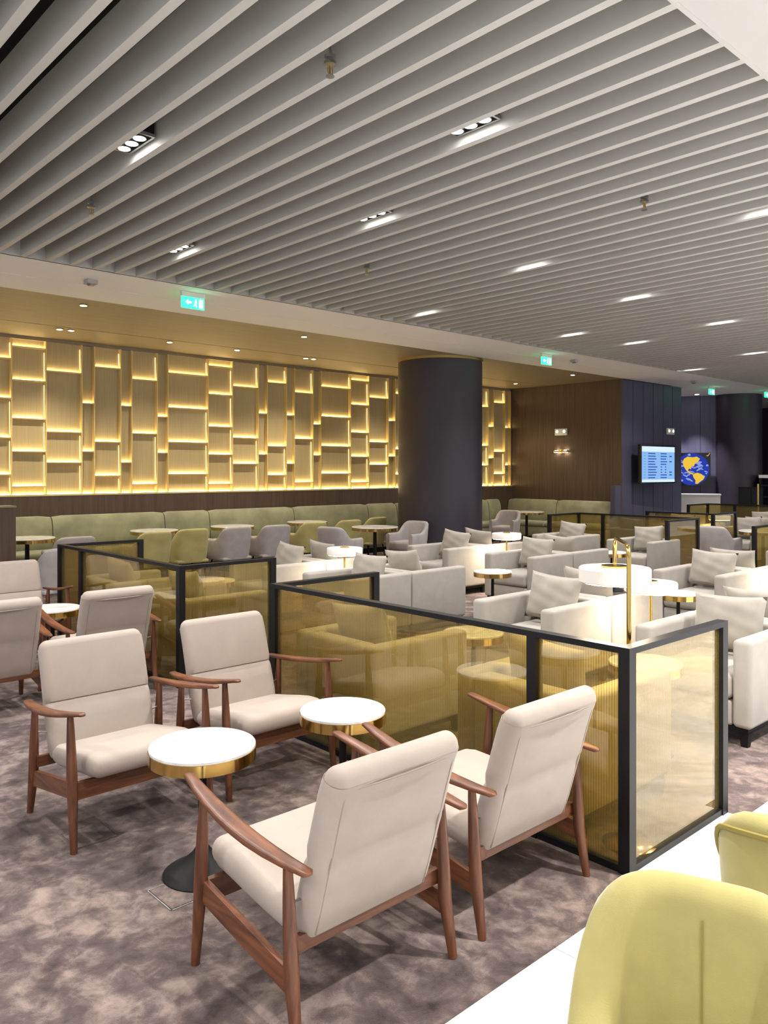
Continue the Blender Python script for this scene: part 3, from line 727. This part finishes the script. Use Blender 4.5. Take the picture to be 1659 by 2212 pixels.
# ================================================================ LAMPS
def disc_lamp(label, X, Y, h=.81):
    t = thing('disc_lamp', label, 'lamp', (X, Y, 0), 0, 'white disc lamps between the club chairs')
    MB().lathe([(.13, 0), (.13, .02), (.02, .035)], 32).make('base', 'brass2', t)
    MB().tube([(0, 0, .03), (0, 0, h - .08)], .011).make('stem', 'brass', t)
    MB().lathe([(.19, h - .075), (.195, h - .07), (.195, h - .008), (.19, h), (.002, h)], 48).make('shade', 'drum', t)
    MB().disc((0, 0, h - .078), (0, 0, -1), .18, 32).make('diffuser', 'lampglow', t)
    MB().lathe([(.05, h), (.05, h + .01), (.01, h + .012)], 24).make('cap', 'brass', t)
    return t
disc_lamp('white disc lamp partly hidden behind the gooseneck lamp shade', 5.57, 3.065)
disc_lamp('white disc lamp glowing above club chair arms near the olive chairs', 5.57, 6.68)
disc_lamp('white disc lamp by the foot of the big dark column', 8.37, 6.68, .82)
disc_lamp('white disc lamp beyond the right edge', 8.37, 3.065)
disc_lamp('distant white disc lamp right of the far amber divider', 14.66, 6.68)
GX, GY, DX, DY = 3.13, 1.825, 3.47, 2.10
t = thing('gooseneck_lamp', 'tall brass gooseneck floor lamp with white drum shade at the divider corner', 'lamp', (GX, GY, 0))
MB().lathe([(.115, 0), (.115, .035), (.10, .045), (.03, .05)], 40).make('base', 'brass', t)
a = Vector((0, 0, 0)); b = Vector((DX - GX, DY - GY, 0)); pts = [(0, 0, .045), (0, 0, .6), (0, 0, 1.25)]
for k in range(1, 6):
    q = PI / 2 * k / 5; p = b.normalized() * (.06 * (1 - math.cos(q))); pts.append((p.x, p.y, 1.262 + .06 * math.sin(q)))
L = b.length
for k in range(0, 6):
    q = PI / 2 * k / 5; p = b.normalized() * (L - .06 + .06 * math.sin(q)); pts.append((p.x, p.y, 1.262 + .06 * math.cos(q)))
pts.append((b.x, b.y, 1.19))
MB().tube(pts, .0105, 12).make('arm_pole', 'brass', t)
sh = MB().lathe([(.165, 1.105), (.172, 1.11), (.172, 1.172), (.166, 1.178), (.002, 1.178)], 56, (b.x, b.y)).make('shade', 'drum', t)
MB().disc((b.x, b.y, 1.102), (0, 0, -1), .155, 40).make('diffuser', 'lampglow', t)
MB().lathe([(.065, 1.178), (.065, 1.187), (.02, 1.192)], 32, (b.x, b.y)).make('top_plate', 'brass', t)
t = thing('brass_post', 'slim brass post rising beyond the right edge divider', 'post', (17.9, 7.3, 0))
MB().lathe([(.12, 0), (.12, .02), (.02, .03)], 24).make('base', 'brass2', t); MB().tube([(0, 0, .02), (0, 0, 1.36)], .022).make('pole', 'brass2', t)
# ================================================================ BANQUETTES
def banquette(name, label, seams, loc, rz, mat, group):
    t = thing(name, label, 'sofa', loc, rz, group); x0, x1 = seams[0], seams[-1]
    MB().box(x0 + .02, x1 - .02, -.60, -.02, 0, .10).make('plinth', 'black', t)
    MB().rbox(x0, x1, -.64, -.02, .10, .33, .02).make('seat_base', mat, t)
    for a, b in zip(seams[:-1], seams[1:]):
        m = MB(); m.rbox(a + .006, b - .006, -.66, -.15, .335, .46, .05, 4); m.make('seat_cushion', mat, t)
        m = MB()  # back cushion: thick rounded, bowed forward
        n = 12; W = b - a - .016; xc = (a + b) / 2; loops = []
        prof = [(-.02, .40), (-.20, .40), (-.235, .46), (-.235, .60), (-.215, .78), (-.185, .90), (-.15, .945), (-.09, .96), (-.04, .945), (-.02, .90)]
        for i in range(n + 1):
            u = 2 * i / n - 1; bow = -.015 * (1 - u * u); edge = max(0, (abs(u) - (1 - .08 / W)) / (.08 / W))
            sc = 1 - .10 * edge ** 2
            loops.append([(xc + u * W / 2, (yy + bow * (1 if yy < -.05 else 0)) * (sc if yy < -.05 else 1), .40 + (zz - .40) * (1 - .035 * edge ** 2)) for yy, zz in prof])
        m.loft(loops).make('back_cushion', mat, t)
    return t
banquette('banquette_sofa', 'long sage velvet banquette along the glowing lattice wall', [2.5, 4.513, 6.372, 7.226, 9.057, 10.948, 11.77, 13.5, 14.81, 15.27], (0, 12.55, 0), 0, 'sage', 'sage banquettes')
banquette('banquette_sofa', 'dim olive banquette along the dark veneer wall right of the column', [-2.9, -1.45, 0.0], (15.95, 9.64, 0), -PI / 2, 'sage', 'sage banquettes')
# ================================================================ BARREL CHAIRS
def barrel_parts(t, mat, hi=False, pipe=None, back_h=.78, arm_h=.585, zb=.28, w=.28, d=.27, crown=.012, T=.075):
    n_arm, n_arc, n_back = (8, 10, 8) if hi else (6, 6, 4); r = .16; path = []
    # plan path of the outer face from left arm front, around the back, to right arm front
    for k in range(n_arm): u = k / n_arm; path.append((-w, d - u * (2 * d - r)))
    for k in range(n_arc + 1): a = PI + PI / 2 * k / n_arc; path.append((-w + r + r * math.cos(a), -d + r + r * math.sin(a)))
    for k in range(1, n_back): u = k / n_back; path.append((-w + r + u * (2 * w - 2 * r), -d))
    right = [(-px, py) for px, py in reversed(path[:n_arm + n_arc + 1])]
    path = path + right; N = len(path); loops = []; rim = []
    for i, (px, py) in enumerate(path):
        a = Vector(path[max(i - 1, 0)]); b = Vector(path[min(i + 1, N - 1)]); tg = (b - a).normalized(); nrm = Vector((-tg.y, tg.x))  # outward is left of travel? travel goes -y then +x
        out = -nrm if nrm.dot(Vector((px, py + .05))) < 0 else nrm
        s = max(0, min(1, py / -.25)); s = s * s * (3 - 2 * s); h = arm_h + (back_h - crown * abs(px / w) ** 3 - arm_h) * s
        if py <= -d + .002: h = back_h - crown * abs(px / w) ** 3
        fl = lambda z: (z - zb) * (.16 if True else 0)
        L = []
        def P(off, z):
            q = Vector((px, py)) + out * off; k = fl(z)
            return (q.x * (1 + k * .25), q.y - k * .55 * (1 if py < .05 else .3), z)
        rr = T / 2; zt = h - rr
        nz = 6
        for j in range(nz + 1): L.append(P(0 - .02 * (1 - j / nz) ** 2, zb + (zt - zb) * j / nz))
        for j in range(1, 6): aa = PI * j / 6; L.append(P(-rr + rr * math.cos(aa), zt + rr * math.sin(aa)))
        for j in range(nz, -1, -1): L.append(P(-T, zb + (zt - zb) * j / nz))
        loops.append(L); rim.append(P(.003, zt + rr * .25))
    sh = MB(); sh.sharp = 50; sh.loft(loops); o = sh.make('shell', mat, t)
    if pipe: MB().tube(rim, .007, 8).make('piping', pipe, o)
    MB().rbox(-w + .06, w - .06, -d + .05, d + .02, .30, .45, .045, 4).make('seat_cushion', mat, t)
    MB().rbox(-w + .02, w - .02, -d + .02, d - .005, zb - .02, .31, .02, 3).make('seat_base', mat, t)
    for sx in (-1, 1):
        for sy in (-1, 1):
            MB().tube([(sx * .19, sy * .19, zb), (sx * .225, sy * .22, 0)], [.014, .009], 10).make('leg', 'black', t)
    return o
def mk_barrel(mat):
    def f():
        t = thing('barrel_chair', '', 'chair'); barrel_parts(t, mat); return t
    return f
OB, GB = Proto(mk_barrel('olive')), Proto(mk_barrel('grey'))
g = 'olive barrel chairs at the banquette'
OB.put((5.30, 10.83, 0), .10, 'olive barrel chair at the banquette, leftmost', g)
OB.put((6.02, 11.0, 0), -.05, 'olive barrel chair second from left at the banquette', g)
OB.put((8.30, 10.98, 0), -.05, 'olive barrel chair behind the grey chair with raised arm', g)
OB.put((9.15, 11.05, 0), -.05, 'olive barrel chair peeping out left of the round dining table', g)
OB.put((10.05, 11.35, 0), .1, 'olive barrel chair behind the round dining table, beside the column', g)
g = 'grey barrel chairs'
GB.put((6.72, 10.90, 0), .0, 'grey barrel chair back at the banquette, left of two', g)
GB.put((7.45, 10.85, 0), -.1, 'grey barrel chair back at the banquette, right of two', g)
GB.put((8.02, 9.75, 0), FX + .25, 'grey barrel chair facing right at the round dining table', g)
GB.put((9.55, 9.75, 0), BX + .15, 'grey barrel chair facing left between dining table and column', g)
GB.put((3.42, 9.35, 0), .2, 'grey barrel chair behind the left amber divider', g)
GB.put((4.15, 10.75, 0), 0, 'grey barrel chair top above the corner of the left divider', g)
GB.put((13.75, 11.0, 0), BX + .3, 'grey barrel chair right of the big column', g)
GB.put((12.55, 5.75, 0), FX, 'purplish grey barrel chair right of the far amber divider', g)
# foreground velvet chairs, back to back
def front_chair(label, loc, rz, pipe):
    t = thing('velvet_chair', label, 'chair', loc, rz, 'yellow-green velvet chairs in the foreground')
    return t, barrel_parts(t, 'yellow', True, pipe, back_h=.80, arm_h=.50, zb=.26, w=.245, d=.28, crown=.05, T=.10)
A_F = math.radians(201); A_P = (1.56, .745)
t, o = front_chair('yellow-green velvet chair cut off at bottom right, inner back with centre seam showing', (A_P[0] + .225 * math.cos(A_F), A_P[1] + .225 * math.sin(A_F), 0), A_F - PI / 2, None)
MB().tube([(0, -.1780 - .086 * (z - .26), z) for z in (.45, .55, .65, .745)], .0014, 6).make('centre_seam', 'yellowpipe', o)
front_chair('yellow-green velvet chair with piped rim at the right edge', (2.01 + .30, .72, 0), -PI / 2, 'yellowpipe')
# dining tables at the banquette
g = 'round dining tables at the banquette'
round_table('dining_table', 'round white dining table on black pedestal left of the column', .38, .73, (8.78, 9.75, 0), g, .24, .035)
round_table('dining_table', 'white dining table at the left end of the banquette', .36, .73, (3.80, 11.35, 0), g, .24, .035)
round_table('dining_table', 'dining table behind the two olive chairs', .36, .73, (5.75, 11.5, 0), g, .24, .035)
round_table('dining_table', 'dining table behind the two grey chair backs', .36, .73, (7.15, 11.5, 0), g, .24, .035)
round_table('dining_table', 'dining table between the olive chairs and banquette, left of column', .36, .73, (8.75, 11.55, 0), g, .24, .035)
round_table('dining_table', 'dining table right of the big column', .38, .73, (14.5, 11.0, 0), g, .24, .035)
# floor hatches in the carpet
for hx, hy, lb in ((1.53, 2.83, 'square carpet-topped floor hatch with metal edge by the near table base'), (1.46, 3.55, 'metal-edged floor hatch under the left lounge chair that faces us')):
    t = thing('floor_hatch', lb, 'hatch', (hx, hy, 0), 0, 'carpet floor hatches')
    MB().box(-.098, -.094, -.095, .095, 0, .003).box(.094, .098, -.095, .095, 0, .003).box(-.094, .094, -.098, -.094, 0, .003).box(-.094, .094, .094, .098, 0, .003).make('frame', 'steel', t)
    MB().box(-.09, .09, -.09, .09, 0, .004).make('lid', 'carpet', t)
